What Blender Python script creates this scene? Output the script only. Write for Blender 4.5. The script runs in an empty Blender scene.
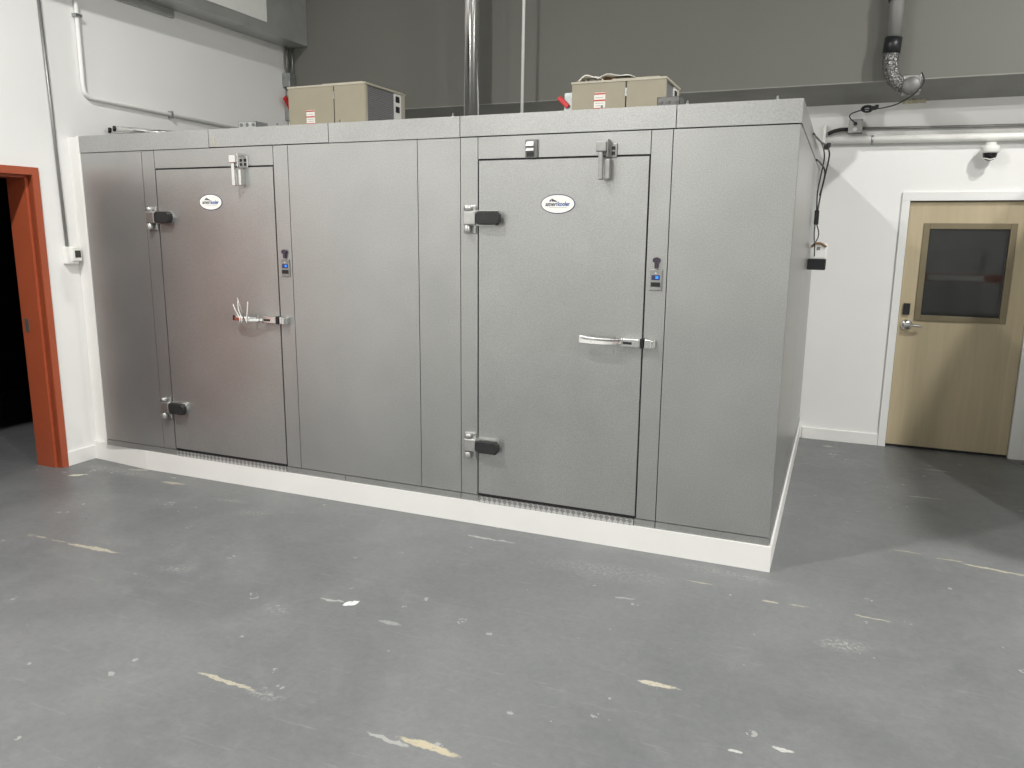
import bpy, bmesh, math, random
from mathutils import Vector, Matrix
random.seed(7)
SC = bpy.context.scene
COL = SC.collection
PI = math.pi

# ------------------------------------------------------------------ scene settings
SC.view_settings.view_transform = 'Standard'
SC.view_settings.look = 'None'
SC.view_settings.gamma = 1.0
SC.view_settings.use_curve_mapping = False
SC.view_settings.exposure = 0.25
W = bpy.data.worlds.new('world'); SC.world = W; W.use_nodes = True
W.node_tree.nodes['Background'].inputs[0].default_value = (.9, 1, .95, 1)
W.node_tree.nodes['Background'].inputs[1].default_value = 0.0

# ------------------------------------------------------------------ materials
def newmat(name):
    m = bpy.data.materials.new(name); m.use_nodes = True
    nt = m.node_tree
    return m, nt, nt.nodes['Principled BSDF']
def obj_coord(nt):
    return nt.nodes.new('ShaderNodeTexCoord').outputs['Object']
def noise(nt, scale, detail=3, rough=.5, vec=None, dist=0):
    n = nt.nodes.new('ShaderNodeTexNoise'); n.inputs['Scale'].default_value = scale
    n.inputs['Detail'].default_value = detail; n.inputs['Roughness'].default_value = rough
    n.inputs['Distortion'].default_value = dist
    nt.links.new(vec if vec is not None else obj_coord(nt), n.inputs['Vector'])
    return n.outputs['Fac']
def ramp(nt, fac, stops):
    r = nt.nodes.new('ShaderNodeValToRGB'); e = r.color_ramp.elements
    while len(e) < len(stops): e.new(.5)
    for el, (p, c) in zip(e, stops):
        el.position = p; el.color = (*c, 1) if len(c) == 3 else c
    nt.links.new(fac, r.inputs['Fac'])
    return r.outputs['Color']
def mix(nt, fac, a, b, mode='MIX'):
    n = nt.nodes.new('ShaderNodeMix'); n.data_type = 'RGBA'; n.blend_type = mode
    for i, v in ((0, fac), (6, a), (7, b)):
        if isinstance(v, (int, float)): n.inputs[i].default_value = v
        elif isinstance(v, tuple): n.inputs[i].default_value = (*v, 1)
        else: nt.links.new(v, n.inputs[i])
    return n.outputs[2]
def mathn(nt, op, a, b=None, clamp=False):
    n = nt.nodes.new('ShaderNodeMath'); n.operation = op; n.use_clamp = clamp
    for i, v in ((0, a), (1, b)):
        if v is None: continue
        if isinstance(v, (int, float)): n.inputs[i].default_value = v
        else: nt.links.new(v, n.inputs[i])
    return n.outputs[0]
def bump(nt, bs, h, strength=.2, dist=.01):
    b = nt.nodes.new('ShaderNodeBump'); b.inputs['Strength'].default_value = strength
    b.inputs['Distance'].default_value = dist
    nt.links.new(h, b.inputs['Height']); nt.links.new(b.outputs['Normal'], bs.inputs['Normal'])
def simple(name, col, rough=.5, metal=0, var=.08, scale=12, bstr=0, bscale=200, spec=.5):
    m, nt, bs = newmat(name)
    dark = tuple(c * (1 - var) for c in col); lite = tuple(min(1, c * (1 + var)) for c in col)
    c = ramp(nt, noise(nt, scale, 4), [(.3, dark), (.7, lite)])
    nt.links.new(c, bs.inputs['Base Color'])
    bs.inputs['Roughness'].default_value = rough; bs.inputs['Metallic'].default_value = metal
    bs.inputs['Specular IOR Level'].default_value = spec
    if bstr: bump(nt, bs, noise(nt, bscale, 2), bstr, .002)
    return m
def emit(name, col, s):
    m, nt, bs = newmat(name)
    bs.inputs['Base Color'].default_value = (*col, 1)
    bs.inputs['Emission Color'].default_value = (*col, 1); bs.inputs['Emission Strength'].default_value = s
    return m

M = {}
M['wall'] = simple('white_wall_paint', (.86, .86, .845), .65, var=.02, scale=1.3, bstr=.08, bscale=60, spec=.25)
M['base'] = simple('white_baseboard_paint', (.86, .855, .83), .4, var=.02, scale=3)
M['frame_white'] = simple('white_frame_paint', (.83, .835, .82), .4, var=.015, scale=3)
M['grey_wall'] = simple('grey_upper_wall_paint', (.175, .175, .158), .7, var=.02, scale=1.0, bstr=.05, bscale=40, spec=.2)
M['soffit'] = simple('bare_soffit_board', (.30, .30, .28), .8, var=.08, scale=4, spec=.2)
M['ceil'] = simple('ceiling_deck', (.42, .42, .40), .7, var=.05, scale=1)
M['orange'] = simple('orange_frame_paint', (.40, .088, .038), .4, var=.05, scale=3)
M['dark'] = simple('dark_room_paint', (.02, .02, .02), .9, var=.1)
M['gasket'] = simple('black_gasket', (.012, .012, .014), .6)
M['black'] = simple('black_plastic', (.012, .013, .015), .38, var=.1)
M['black_rubber'] = simple('black_ribbed_cover', (.018, .02, .02), .5, var=.2, scale=60)
M['chrome'] = simple('brushed_chrome', (.78, .78, .77), .14, 1.0, var=.04)
M['hinge'] = simple('satin_zinc', (.52, .52, .51), .35, .9, var=.08, scale=30)
M['dim'] = simple('weathered_grey_metal', (.17, .17, .165), .5, .5, var=.12, scale=30)
M['steel'] = simple('dull_steel', (.36, .36, .35), .42, .9, var=.08, scale=30)
M['galv'] = simple('galvanized_steel', (.42, .44, .44), .38, .85, var=.18, scale=25)
M['duct'] = simple('galvanized_duct', (.46, .47, .46), .36, .45, var=.10, scale=4)
M['conduit'] = simple('grey_conduit', (.30, .30, .29), .4, .6, var=.08)
M['white'] = simple('white_plastic', (.86, .86, .83), .35, var=.02)
M['beige'] = simple('tan_painted_sheet', (.315, .285, .21), .5, var=.03, scale=8)
M['beige_trim'] = simple('pale_tan_edge', (.45, .42, .34), .5, var=.03)
M['red'] = simple('red_handle_plastic', (.55, .03, .035), .4, var=.04)
M['redprint'] = simple('red_print', (.5, .08, .07), .6)
M['navy'] = simple('navy_ink', (.035, .045, .12), .5)
M['blueink'] = simple('blue_ink', (.03, .09, .33), .5)
M['greyink'] = simple('dark_grey_ink', (.07, .08, .10), .5)
M['paper'] = simple('white_paper', (.78, .76, .70), .8, var=.04)
M['brown'] = simple('brown_card', (.25, .14, .07), .8)
M['purple'] = simple('purple_lens', (.05, .035, .055), .4)
M['screen'] = simple('dark_lcd', (.05, .052, .045), .25)
M['led'] = emit('blue_led_digits', (.02, .20, .85), 1.0)
M['foam'] = simple('tan_foam', (.55, .50, .36), .9, var=.2, scale=80)
M['lens'] = simple('dark_dome', (.01, .01, .012), .05)
M['wframe'] = simple('bronze_window_frame', (.20, .165, .10), .45, var=.04)

def cooler_metal():
    m, nt, bs = newmat('embossed_galvanized_skin')
    oc = obj_coord(nt)
    n1 = noise(nt, 150, 3, .7, oc); n2 = noise(nt, 2.2, 4, .55, oc)
    c = mix(nt, 1.0, ramp(nt, n1, [(.32, (.385, .39, .385)), (.68, (.525, .53, .52))]),
            ramp(nt, n2, [(.3, (.90, .90, .90)), (.7, (1, 1, 1))]), 'MULTIPLY')
    nt.links.new(c, bs.inputs['Base Color'])
    bs.inputs['Metallic'].default_value = .72
    r = ramp(nt, n2, [(.3, (.31,)*3), (.7, (.36,)*3)]); nt.links.new(r, bs.inputs['Roughness'])
    bump(nt, bs, n1, .45, .0018)
    return m
M['skin'] = cooler_metal()

def tread():
    m, nt, bs = newmat('diamond_tread_plate')
    oc = obj_coord(nt)
    v = nt.nodes.new('ShaderNodeTexChecker'); v.inputs['Scale'].default_value = 42
    mp = nt.nodes.new('ShaderNodeMapping'); mp.inputs['Rotation'].default_value = (0, math.radians(45), 0)
    nt.links.new(oc, mp.inputs['Vector']); nt.links.new(mp.outputs[0], v.inputs['Vector'])
    v.inputs['Color1'].default_value = (.62, .62, .61, 1); v.inputs['Color2'].default_value = (.30, .30, .30, 1)
    nt.links.new(v.outputs[0], bs.inputs['Base Color'])
    bs.inputs['Metallic'].default_value = .5; bs.inputs['Roughness'].default_value = .4
    bump(nt, bs, v.outputs[1], .5, .002)
    return m
M['tread'] = tread()

def wood():
    m, nt, bs = newmat('birch_veneer')
    oc = obj_coord(nt)
    mp = nt.nodes.new('ShaderNodeMapping'); mp.inputs['Scale'].default_value = (7, 1, .55)
    nt.links.new(oc, mp.inputs['Vector'])
    n = noise(nt, 3.0, 5, .6, mp.outputs[0], .6)
    c = ramp(nt, n, [(.25, (.46, .385, .25)), (.75, (.535, .455, .305))])
    # veneer leaves: vertical strips, each its own tone
    sep = nt.nodes.new('ShaderNodeSeparateXYZ'); nt.links.new(oc, sep.inputs[0])
    st = mathn(nt, 'FLOOR', mathn(nt, 'MULTIPLY', sep.outputs[0], 8.5))
    wn = nt.nodes.new('ShaderNodeTexWhiteNoise'); wn.noise_dimensions = '1D'
    nt.links.new(st, wn.inputs['W'])
    c = mix(nt, 1.0, c, ramp(nt, wn.outputs['Value'], [(0, (.93, .93, .93)), (1, (1.0, 1.0, 1.0))]), 'MULTIPLY')
    nt.links.new(c, bs.inputs['Base Color']); bs.inputs['Roughness'].default_value = .42
    return m
M['wood'] = wood()

def glass_dark():
    m, nt, bs = newmat('dark_window_glass')
    bs.inputs['Base Color'].default_value = (.022, .023, .022, 1); bs.inputs['Roughness'].default_value = .03
    bs.inputs['Specular IOR Level'].default_value = .6
    return m
M['glass'] = glass_dark()

def clear_tube():
    m, nt, bs = newmat('smoky_clear_hose')
    bs.inputs['Base Color'].default_value = (.27, .27, .26, 1); bs.inputs['Roughness'].default_value = .12
    bs.inputs['Transmission Weight'].default_value = .25
    return m
M['hose'] = clear_tube()
def foil():
    m, nt, bs = newmat('crinkled_foil')
    oc = obj_coord(nt)
    n = nt.nodes.new('ShaderNodeTexVoronoi'); n.inputs['Scale'].default_value = 70; nt.links.new(oc, n.inputs['Vector'])
    nt.links.new(ramp(nt, n.outputs['Distance'], [(0, (.42, .42, .41)), (.6, (.14, .14, .135))]), bs.inputs['Base Color'])
    bs.inputs['Metallic'].default_value = .7; bs.inputs['Roughness'].default_value = .35
    bump(nt, bs, n.outputs['Distance'], .8, .01)
    return m
M['foil'] = foil()
def coil():
    m, nt, bs = newmat('condenser_fins')
    oc = obj_coord(nt)
    w = nt.nodes.new('ShaderNodeTexWave'); w.wave_type = 'BANDS'; w.bands_direction = 'Z'
    w.inputs['Scale'].default_value = 24; w.inputs['Distortion'].default_value = 2.5; w.inputs['Detail'].default_value = 3
    w.inputs['Detail Scale'].default_value = 3
    nt.links.new(oc, w.inputs['Vector'])
    nt.links.new(ramp(nt, w.outputs['Fac'], [(0, (.20, .20, .21)), (1, (.36, .36, .37))]), bs.inputs['Base Color'])
    bs.inputs['Metallic'].default_value = .5; bs.inputs['Roughness'].default_value = .45
    bump(nt, bs, w.outputs['Fac'], .5, .004)
    return m
M['coil'] = coil()

def floor_mat():
    m, nt, bs = newmat('grey_epoxy_floor')
    oc = obj_coord(nt)
    n1 = noise(nt, 1.15, 7, .62, oc, .4)
    c = ramp(nt, n1, [(.30, (.135, .142, .145)), (.5, (.160, .167, .170)), (.70, (.192, .198, .200))])
    n2 = noise(nt, 5.5, 6, .7, oc, 1.0)
    c = mix(nt, ramp(nt, n2, [(.50, (0, 0, 0)), (.75, (.35,)*3)]), c, (.225, .23, .235))
    nf = noise(nt, 30, 6, .75, oc, .5)
    c = mix(nt, 1.0, c, ramp(nt, nf, [(.25, (.88, .88, .88)), (.75, (1.10, 1.10, 1.10))]), 'MULTIPLY')
    # faint directional scratches
    mp = nt.nodes.new('ShaderNodeMapping'); mp.inputs['Rotation'].default_value = (0, 0, .5); mp.inputs['Scale'].default_value = (3, 38, 1)
    nt.links.new(oc, mp.inputs['Vector'])
    n3 = noise(nt, 1.6, 5, .6, mp.outputs[0], .8)
    c = mix(nt, ramp(nt, n3, [(.60, (0, 0, 0)), (.78, (.38,)*3)]), c, (.30, .305, .30))
    # small chips and specks
    vo = nt.nodes.new('ShaderNodeTexVoronoi'); vo.inputs['Scale'].default_value = 6.5; nt.links.new(oc, vo.inputs['Vector'])
    rad = mathn(nt, 'MULTIPLY', mathn(nt, 'SUBTRACT', noise(nt, 2.3, 2, .5, oc), .36), .62)
    speck = mathn(nt, 'LESS_THAN', vo.outputs['Distance'], rad)
    nz = noise(nt, 40, 2, .5, oc)
    speck = mathn(nt, 'MULTIPLY', speck, mathn(nt, 'GREATER_THAN', nz, .54))
    c = mix(nt, mathn(nt, 'MULTIPLY', speck, .55), c, (.44, .44, .42))
    vd = nt.nodes.new('ShaderNodeTexVoronoi'); vd.inputs['Scale'].default_value = 2.6; nt.links.new(oc, vd.inputs['Vector'])
    dk = mathn(nt, 'LESS_THAN', vd.outputs['Distance'], .022)
    c = mix(nt, mathn(nt, 'MULTIPLY', dk, .7), c, (.04, .04, .04))
    # worn streaks: (x, y, half length, half width, angle, colour, opacity)
    Y = (.43, .40, .315); Wt = (.55, .55, .52)
    marks = [(-3.54, -1.232, .20, .016, .04, Y, .85), (-3.95, -1.245, .05, .010, 0, Y, .7), (-3.81, -1.238, .06, .008, 0, Y, .5),
             (-4.03, -1.25, .03, .03, 0, Y, .6),
             (-1.90, -1.972, .16, .012, -.03, Y, .9), (-.965, -2.008, .125, .020, -.02, (.47, .42, .30), .95),
             (-1.70, -1.985, .08, .030, 0, Wt, .45), (-1.12, -2.03, .09, .012, -.1, Wt, .45),
             (-.305, -1.303, .085, .019, .10, (.50, .46, .37), .9), (-1.826, -1.21, .045, .020, .9, (.85, .85, .80), .95),
             (-1.93, -1.22, .07, .010, .1, Wt, .5), (-2.12, -1.40, .08, .05, 0, Wt, .25), (-1.55, -1.30, .06, .016, 0, Wt, .35),
             (-.30, -.290, .08, .008, -.05, Y, .7), (.05, -.366, .045, .010, 0, Y, .8), (.18, -.352, .05, .009, .1, Y, .6),
             (.50, -.347, .09, .008, -.08, Y, .75), (.38, -.669, .10, .055, .2, Wt, .55), (1.14, .522, .17, .014, -.13, Y, .85),
             (.93, .57, .07, .010, 0, Y, .6), (.72, .60, .08, .010, 0, Y, .5), (1.05, 2.45, .10, .012, 0, Wt, .5),
             (.90, 1.7, .12, .010, .1, Wt, .45), (-4.03, -.178, .10, .022, .1, Y, .75), (-4.80, -.324, .06, .018, .7, (.70, .68, .52), .9),
             (-4.5, -.05, .09, .02, .3, Y, .6), (-1.60, -.20, .10, .012, 0, Wt, .5), (-1.45, -.195, .06, .008, 0, Wt, .5),
             (-4.62, -.12, .35, .06, .0, Wt, .40), (-3.1, -.42, .12, .05, .2, Wt, .25), (.19, -1.525, .035, .012, 0, Wt, .8),
             (.03, -1.60, .03, .012, 0, Wt, .8), (-2.9, -1.25, .1, .05, .4, Wt, .35), (.25, 2.85, .05, .02, 0, Wt, .6),
             (.30, 2.60, .06, .03, 0, (.75, .75, .7), .6), (-.8, -.35, .4, .10, .05, Wt, .22), (-.2, -.12, .3, .05, -.1, Wt, .22),
             (-3.4, -.30, .15, .03, .1, Wt, .3), (-.62, -.62, .05, .01, .3, Wt, .4)]
    warp = nt.nodes.new('ShaderNodeTexNoise'); warp.inputs['Scale'].default_value = 22; warp.inputs['Detail'].default_value = 4
    nt.links.new(oc, warp.inputs['Vector'])
    sub = nt.nodes.new('ShaderNodeVectorMath'); sub.operation = 'MULTIPLY_ADD'
    nt.links.new(warp.outputs['Color'], sub.inputs[0]); sub.inputs[1].default_value = (.07, .04, 0); sub.inputs[2].default_value = (-.035, -.02, 0)
    add = nt.nodes.new('ShaderNodeVectorMath'); add.operation = 'ADD'
    nt.links.new(oc, add.inputs[0]); nt.links.new(sub.outputs[0], add.inputs[1])
    flat = nt.nodes.new('ShaderNodeVectorMath'); flat.operation = 'MULTIPLY'; flat.inputs[1].default_value = (1, 1, 0)
    nt.links.new(add.outputs[0], flat.inputs[0])
    nb = noise(nt, 55, 5, .7, oc)
    brk = [mathn(nt, 'MULTIPLY', mathn(nt, 'SUBTRACT', nb, .30), 6.0, True), mathn(nt, 'MULTIPLY', mathn(nt, 'SUBTRACT', nb, .47), 7.0, True)]
    for (x, y, a, b, ang, colr, op) in marks:
        mp = nt.nodes.new('ShaderNodeMapping'); mp.vector_type = 'TEXTURE'
        mp.inputs['Location'].default_value = (x, y, 0); mp.inputs['Rotation'].default_value = (0, 0, ang)
        mp.inputs['Scale'].default_value = (a, b, 1)
        nt.links.new(flat.outputs[0], mp.inputs['Vector'])
        ln = nt.nodes.new('ShaderNodeVectorMath'); ln.operation = 'LENGTH'; nt.links.new(mp.outputs[0], ln.inputs[0])
        soft = b >= .03
        f = mathn(nt, 'MULTIPLY', mathn(nt, 'SUBTRACT', 1.3 if soft else 1.05, ln.outputs['Value']), 1.0 if soft else 4.0, True)
        f = mathn(nt, 'MULTIPLY', f, brk[1 if soft else 0])
        c = mix(nt, mathn(nt, 'MULTIPLY', f, op), c, colr)
    nt.links.new(c, bs.inputs['Base Color'])
    nt.links.new(ramp(nt, n2, [(.3, (.33,)*3), (.7, (.50,)*3)]), bs.inputs['Roughness'])
    bs.inputs['Specular IOR Level'].default_value = .45
    bump(nt, bs, n1, .05, .01)
    return m
M['floor'] = floor_mat()

# ------------------------------------------------------------------ mesh helpers
def bm_box(bm, x0, x1, y0, y1, z0, z1, bev=0, seg=2, rot=None, piv=None):
    g = bmesh.ops.create_cube(bm, size=1)
    vs = g['verts']
    bmesh.ops.scale(bm, vec=(abs(x1-x0), abs(y1-y0), abs(z1-z0)), verts=vs)
    bmesh.ops.translate(bm, vec=((x0+x1)/2, (y0+y1)/2, (z0+z1)/2), verts=vs)
    if bev:
        es = list({e for v in vs for e in v.link_edges})
        r = bmesh.ops.bevel(bm, geom=es, offset=bev, segments=seg, affect='EDGES', profile=.5)
        vs = list({v for f in r['faces'] for v in f.verts} | {v for v in vs if v.is_valid})
    if rot is not None:
        bmesh.ops.rotate(bm, cent=piv or ((x0+x1)/2, (y0+y1)/2, (z0+z1)/2), matrix=rot, verts=vs)
    return vs
def bm_tube(bm, pts, r, n=12, cap=True):
    pts = [Vector(p) for p in pts]
    rs = r if isinstance(r, (list, tuple)) else [r]*len(pts)
    rings = []
    t0 = (pts[1]-pts[0]).normalized()
    up = Vector((0, 0, 1)) if abs(t0.z) < .9 else Vector((1, 0, 0))
    a = t0.cross(up).normalized()
    for i, p in enumerate(pts):
        t = (pts[min(i+1, len(pts)-1)] - pts[max(i-1, 0)]).normalized()
        a = (a - t*a.dot(t)).normalized(); b = t.cross(a)
        rings.append([bm.verts.new(p + rs[i]*(a*math.cos(2*PI*k/n) + b*math.sin(2*PI*k/n))) for k in range(n)])
    for q, w in zip(rings, rings[1:]):
        for k in range(n):
            f = bm.faces.new((q[k], q[(k+1) % n], w[(k+1) % n], w[k])); f.smooth = True
    if cap:
        bm.faces.new(list(reversed(rings[0]))); bm.faces.new(rings[-1])
def smooth_path(pts, n=6):
    P = [Vector(p) for p in pts]; P = [P[0]*2-P[1]] + P + [P[-1]*2-P[-2]]; out = []
    for i in range(1, len(P)-2):
        for k in range(n):
            t = k/n; a, b, c, d = P[i-1], P[i], P[i+1], P[i+2]
            out.append(.5*((2*b)+(-a+c)*t+(2*a-5*b+4*c-d)*t*t+(-a+3*b-3*c+d)*t**3))
    out.append(P[-2]); return out
def bm_prism(bm, outline, axis, d0, d1):
    """extrude a 2D outline along an axis ('x','y','z')"""
    def v(p, d):
        return {'y': (p[0], d, p[1]), 'x': (d, p[0], p[1]), 'z': (p[0], p[1], d)}[axis]
    a = [bm.verts.new(v(p, d0)) for p in outline]; b = [bm.verts.new(v(p, d1)) for p in outline]
    n = len(outline); bm.faces.new(a); bm.faces.new(list(reversed(b)))
    for k in range(n): bm.faces.new((a[k], b[k], b[(k+1) % n], a[(k+1) % n]))
def bm_sweep(bm, prof, axis_pt, axis='z', n=24):
    """lathe: prof = [(r, h)] about an axis through axis_pt"""
    rings = []
    for r, h in prof:
        ring = []
        for k in range(n):
            c, s = math.cos(2*PI*k/n)*r, math.sin(2*PI*k/n)*r
            p = {'z': (c, s, h), 'y': (c, h, s), 'x': (h, c, s)}[axis]
            ring.append(bm.verts.new(Vector(p)+Vector(axis_pt)))
        rings.append(ring)
    for q, w in zip(rings, rings[1:]):
        for k in range(n):
            f = bm.faces.new((q[k], q[(k+1) % n], w[(k+1) % n], w[k])); f.smooth = True
    bm.faces.new(list(reversed(rings[0]))); bm.faces.new(rings[-1])
def oval(cx, cz, a, b, n=40): return [(cx+a*math.cos(2*PI*k/n), cz+b*math.sin(2*PI*k/n)) for k in range(n)]

def link(name, bm, mat, parent=None):
    bmesh.ops.recalc_face_normals(bm, faces=bm.faces)
    me = bpy.data.meshes.new(name); bm.to_mesh(me); bm.free()
    for m in (mat if isinstance(mat, list) else [mat]): me.materials.append(m)
    o = bpy.data.objects.new(name, me); COL.objects.link(o)
    if parent is not None:
        o.parent = parent
        o.matrix_parent_inverse = Matrix.Translation(-world_loc(parent))
    return o
def world_loc(o):
    v = Vector((0, 0, 0)); first = o
    while o is not None:
        v += o.location
        if o.parent is not None: v += o.matrix_parent_inverse.translation
        o = o.parent
    return v
def box(name, b, mat, parent=None, bev=0):
    bm = bmesh.new(); bm_box(bm, *b, bev=bev); return link(name, bm, mat, parent)
def tube(name, pts, r, mat, parent=None, n=12):
    bm = bmesh.new(); bm_tube(bm, pts, r, n); return link(name, bm, mat, parent)
def tag(o, label, cat, group=None):
    o['label'] = label; o['category'] = cat
    if group: o['group'] = group
    return o
def thing(name, label, cat, loc, group=None):
    o = bpy.data.objects.new(name, None); COL.objects.link(o); o.location = loc; o.empty_display_size = .1
    return tag(o, label, cat, group)
def struct(o): o['kind'] = 'structure'; return o
def sbox(name, b, mat, bev=0, parent=None):
    o = box(name, b, mat, parent, bev)
    if parent is None: struct(o)
    return o

# ------------------------------------------------------------------ room
XL = -5.061; YB = 3.067; YU = 2.63; ZC = 6.4; XR = 6.5; YF = -10.5
sbox('floor', (-8.2, XR+.2, YF-.2, 3.4, -.15, 0), M['floor'])
OY0, OY1, OZ = -1.165, -.247, 2.138      # orange doorway
bm = bmesh.new()
bm_box(bm, XL-.23, XL, OY1, 3.3, 0, ZC)
bm_box(bm, XL-.23, XL, YF-.2, OY0, 0, ZC)
bm_box(bm, XL-.23, XL, OY0, OY1, OZ, ZC)
struct(link('wall_left', bm, M['wall']))
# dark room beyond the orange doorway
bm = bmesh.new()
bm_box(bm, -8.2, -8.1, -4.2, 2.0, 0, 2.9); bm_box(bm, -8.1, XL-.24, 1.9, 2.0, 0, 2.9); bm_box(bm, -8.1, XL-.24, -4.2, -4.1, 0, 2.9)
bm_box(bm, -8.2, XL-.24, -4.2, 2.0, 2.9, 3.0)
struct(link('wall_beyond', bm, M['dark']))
# back wall with a door opening
DX0, DX1, DZ = .690, 1.625, 2.065
bm = bmesh.new()
bm_box(bm, XL, DX0, YB, YB+.16, 0, 2.85); bm_box(bm, DX1, XR, YB, YB+.16, 0, 2.85); bm_box(bm, DX0, DX1, YB, YB+.16, DZ, 2.85)
struct(link('wall_back', bm, M['wall']))
sbox('wall_upper', (XL, XR, YU, YU+.6, 2.92, ZC), M['grey_wall'])
bm = bmesh.new(); bm_prism(bm, [(YU, 2.9195), (YU, 2.912), (YB+.16, 2.79), (YB+.16, 2.9195)], 'x', XL, XR)
struct(link('trim_1', bm, M['soffit']))
sbox('wall_right', (XR, XR+.2, YF, YB, 0, ZC), M['wall'])
sbox('wall_front', (XL, XR, YF-.2, YF, 0, ZC), M['wall'])
sbox('added_partition', (1.85, 1.97, .46, YB, 0, 2.67), M['wall'])  # unseen blocker, added to cast the shade on the wooden door and floor
sbox('ceiling', (XL-.23, XR+.2, YF-.2, 3.4, ZC, ZC+.15), M['ceil'])
# baseboards
def baseboard(name, x0, x1, y0, y1, z1=.100):
    sbox(name, (x0, x1, y0, y1, 0, z1), M['base'], .002)
baseboard('baseboard_left', XL, XL+.014, -.199, 2.9, .108)
baseboard('baseboard_back', .034, .644, YB-.014, YB)
baseboard('baseboard_right', 1.70, 1.85, YB-.014, YB)

# ------------------------------------------------------------------ orange door frame
fr = thing('door_frame', 'orange painted steel door frame around the dark opening in the left wall', 'door frame', (XL, -.25, 0))
def jamb(name, y_face, sgn):
    bm = bmesh.new()
    y = y_face
    bm_prism(bm, [(XL+.014, y+sgn*.050), (XL+.014, y), (XL-.045, y), (XL-.045, y-sgn*.018), (XL-.235, y-sgn*.018), (XL-.235, y+sgn*.004), (XL-.004, y+sgn*.004), (XL-.004, y+sgn*.050)], 'z', 0, 2.190)
    return link(name, bm, M['orange'], fr)
jamb('jamb', OY1, 1); jamb('jamb', OY0, -1)
bm = bmesh.new()
y0, y1 = OY0, OY1
for a in ((XL-.004, XL+.014, y0, y1, OZ, 2.190), (XL-.045, XL-.004, y0, y1, OZ-.002, OZ+.02), (XL-.235, XL-.045, y0, y1, OZ-.020, OZ+.02)): bm_box(bm, *a)
link('header', bm, M['orange'], fr)
leaf = thing('door', 'orange door leaf flat against the left wall, added out of view for its reflection', 'door', (XL, -1.3, 0))  # out of view, added to give the cooler panels their orange reflection
box('door_leaf', (XL+.02, XL+.065, -2.16, -1.235, .012, 2.12), M['orange'], leaf, .002)
bm = bmesh.new(); bm_tube(bm, [(XL+.065, -2.08, 1.0), (XL+.12, -2.08, 1.0), (XL+.12, -1.97, 1.0)], .010, 12); link('lever_handle', bm, M['chrome'], leaf)
sp = box('strike_plate', (XL-.205, XL-.165, OY1-.0200, OY1-.0175, 1.02, 1.12), M['dim'], fr)

# ------------------------------------------------------------------ door on the back wall
df = thing('door_frame', 'white painted metal frame around the blond wooden door', 'door frame', (1.16, YB, 0))
bm = bmesh.new()
for (a, b) in ((.645, .705), (1.611, 1.70)):
    bm_box(bm, a, b, YB-.020, YB+.15, 0, 2.053, .003)
bm_box(bm, .645, 1.70, YB-.020, YB+.15, 2.053, 2.122, .003)
link('frame', bm, M['frame_white'], df)
dr = thing('door', 'blond wood veneer door with a dark window, in the white frame', 'door', (.71, YB+.03, 0))
bm = bmesh.new()
a, b, y0, y1 = .709, 1.607, YB+.018, YB+.062
wx0, wx1, wz0, wz1 = .830, 1.472, 1.095, 1.872
for q in ((a, wx0, .022, 2.046), (wx1, b, .022, 2.046), (wx0, wx1, .022, wz0), (wx0, wx1, wz1, 2.046)):
    bm_box(bm, q[0], q[1], y0, y1, q[2], q[3])
link('door_leaf', bm, M['wood'], dr)
bm = bmesh.new(); t = .040
yf = YB+.008
for q in ((wx0-.006, wx0+t, wz0-.006, wz1+.006), (wx1-t, wx1+.006, wz0-.006, wz1+.006), (wx0+t, wx1-t, wz0-.006, wz0+t), (wx0+t, wx1-t, wz1-t, wz1+.006)):
    bm_box(bm, q[0], q[1], yf, yf+.05, q[2], q[3], .003)
wf = link('window_frame', bm, M['wframe'], dr)
box('window_pane', (wx0+t, wx1-t, yf+.022, yf+.034, wz0+t, wz1-t), M['glass'], wf)
# lever handle
bm = bmesh.new()
hx, hz, hy = .772, 1.050, YB+.018
bm_sweep(bm, [(.043, hy), (.045, hy-.008), (.041, hy-.018), (.030, hy-.026), (.020, hy-.030), (.015, hy-.034), (.013, hy-.055), (.002, hy-.058)], (hx, 0, hz), 'y')
bm_tube(bm, smooth_path([(hx, hy-.05, hz), (hx+.03, hy-.055, hz+.002), (hx+.07, hy-.054, hz-.002), (hx+.115, hy-.045, hz-.008)]), [.013]*6+[.012]*6+[.010]*6+[.006], 12)
link('lever_handle', bm, M['chrome'], dr)
box('card_reader', (.737, .787, YB-.004, YB+.018, 1.135, 1.228), M['black'], dr, .004)
box('door_sweep', (.71, 1.606, YB+.022, YB+.058, .006, .022), M['gasket'], dr)
# bent metal stop on the floor by the frame
tag(tube('floor_wire', [(1.62, 2.99, .004), (1.66, 2.86, .004), (1.72, 2.84, .004), (1.73, 2.90, .004), (1.68, 2.93, .004)], .0035, M['steel'], n=8),
    'bent thin metal wire lying on the floor at the foot of the white door frame', 'wire')

# ------------------------------------------------------------------ walk-in cooler
CL, CH, H1, H0, DT, DB = -4.859, 2.4195, 2.3018, .1855, 2.1755, .1955
wc = thing('walk_in_cooler', 'long walk-in cooler clad in grey embossed metal with two doors', 'walk-in cooler', (CL/2, 1.5, 0))
g = .0022
YBK = YB-.004
box('insulated_body', (CL+.012, -.012, .012, YBK-.01, .143, CH-.012), M['gasket'], wc)
def skin(name, x0, x1, z0, z1, lab=None, y=0.0, t=.012, mat='skin'):
    o = box(name, (x0+g, x1-g, y, y+t, z0+g, z1-g), M[mat], wc, 0)
    if lab: o['label'] = lab
    return o
for q in ((CL, -4.277), (-3.040, -2.108), (-2.108, -1.828), (-.613, 0.0)):
    skin('wall_panel', q[0], q[1], H0, H1)
for q in ((-4.277, -4.162), (-3.154, -3.040), (-1.828, -1.7164), (-.7259, -.6134)):
    skin('door_jamb', q[0], q[1], H0, H1)
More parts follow.
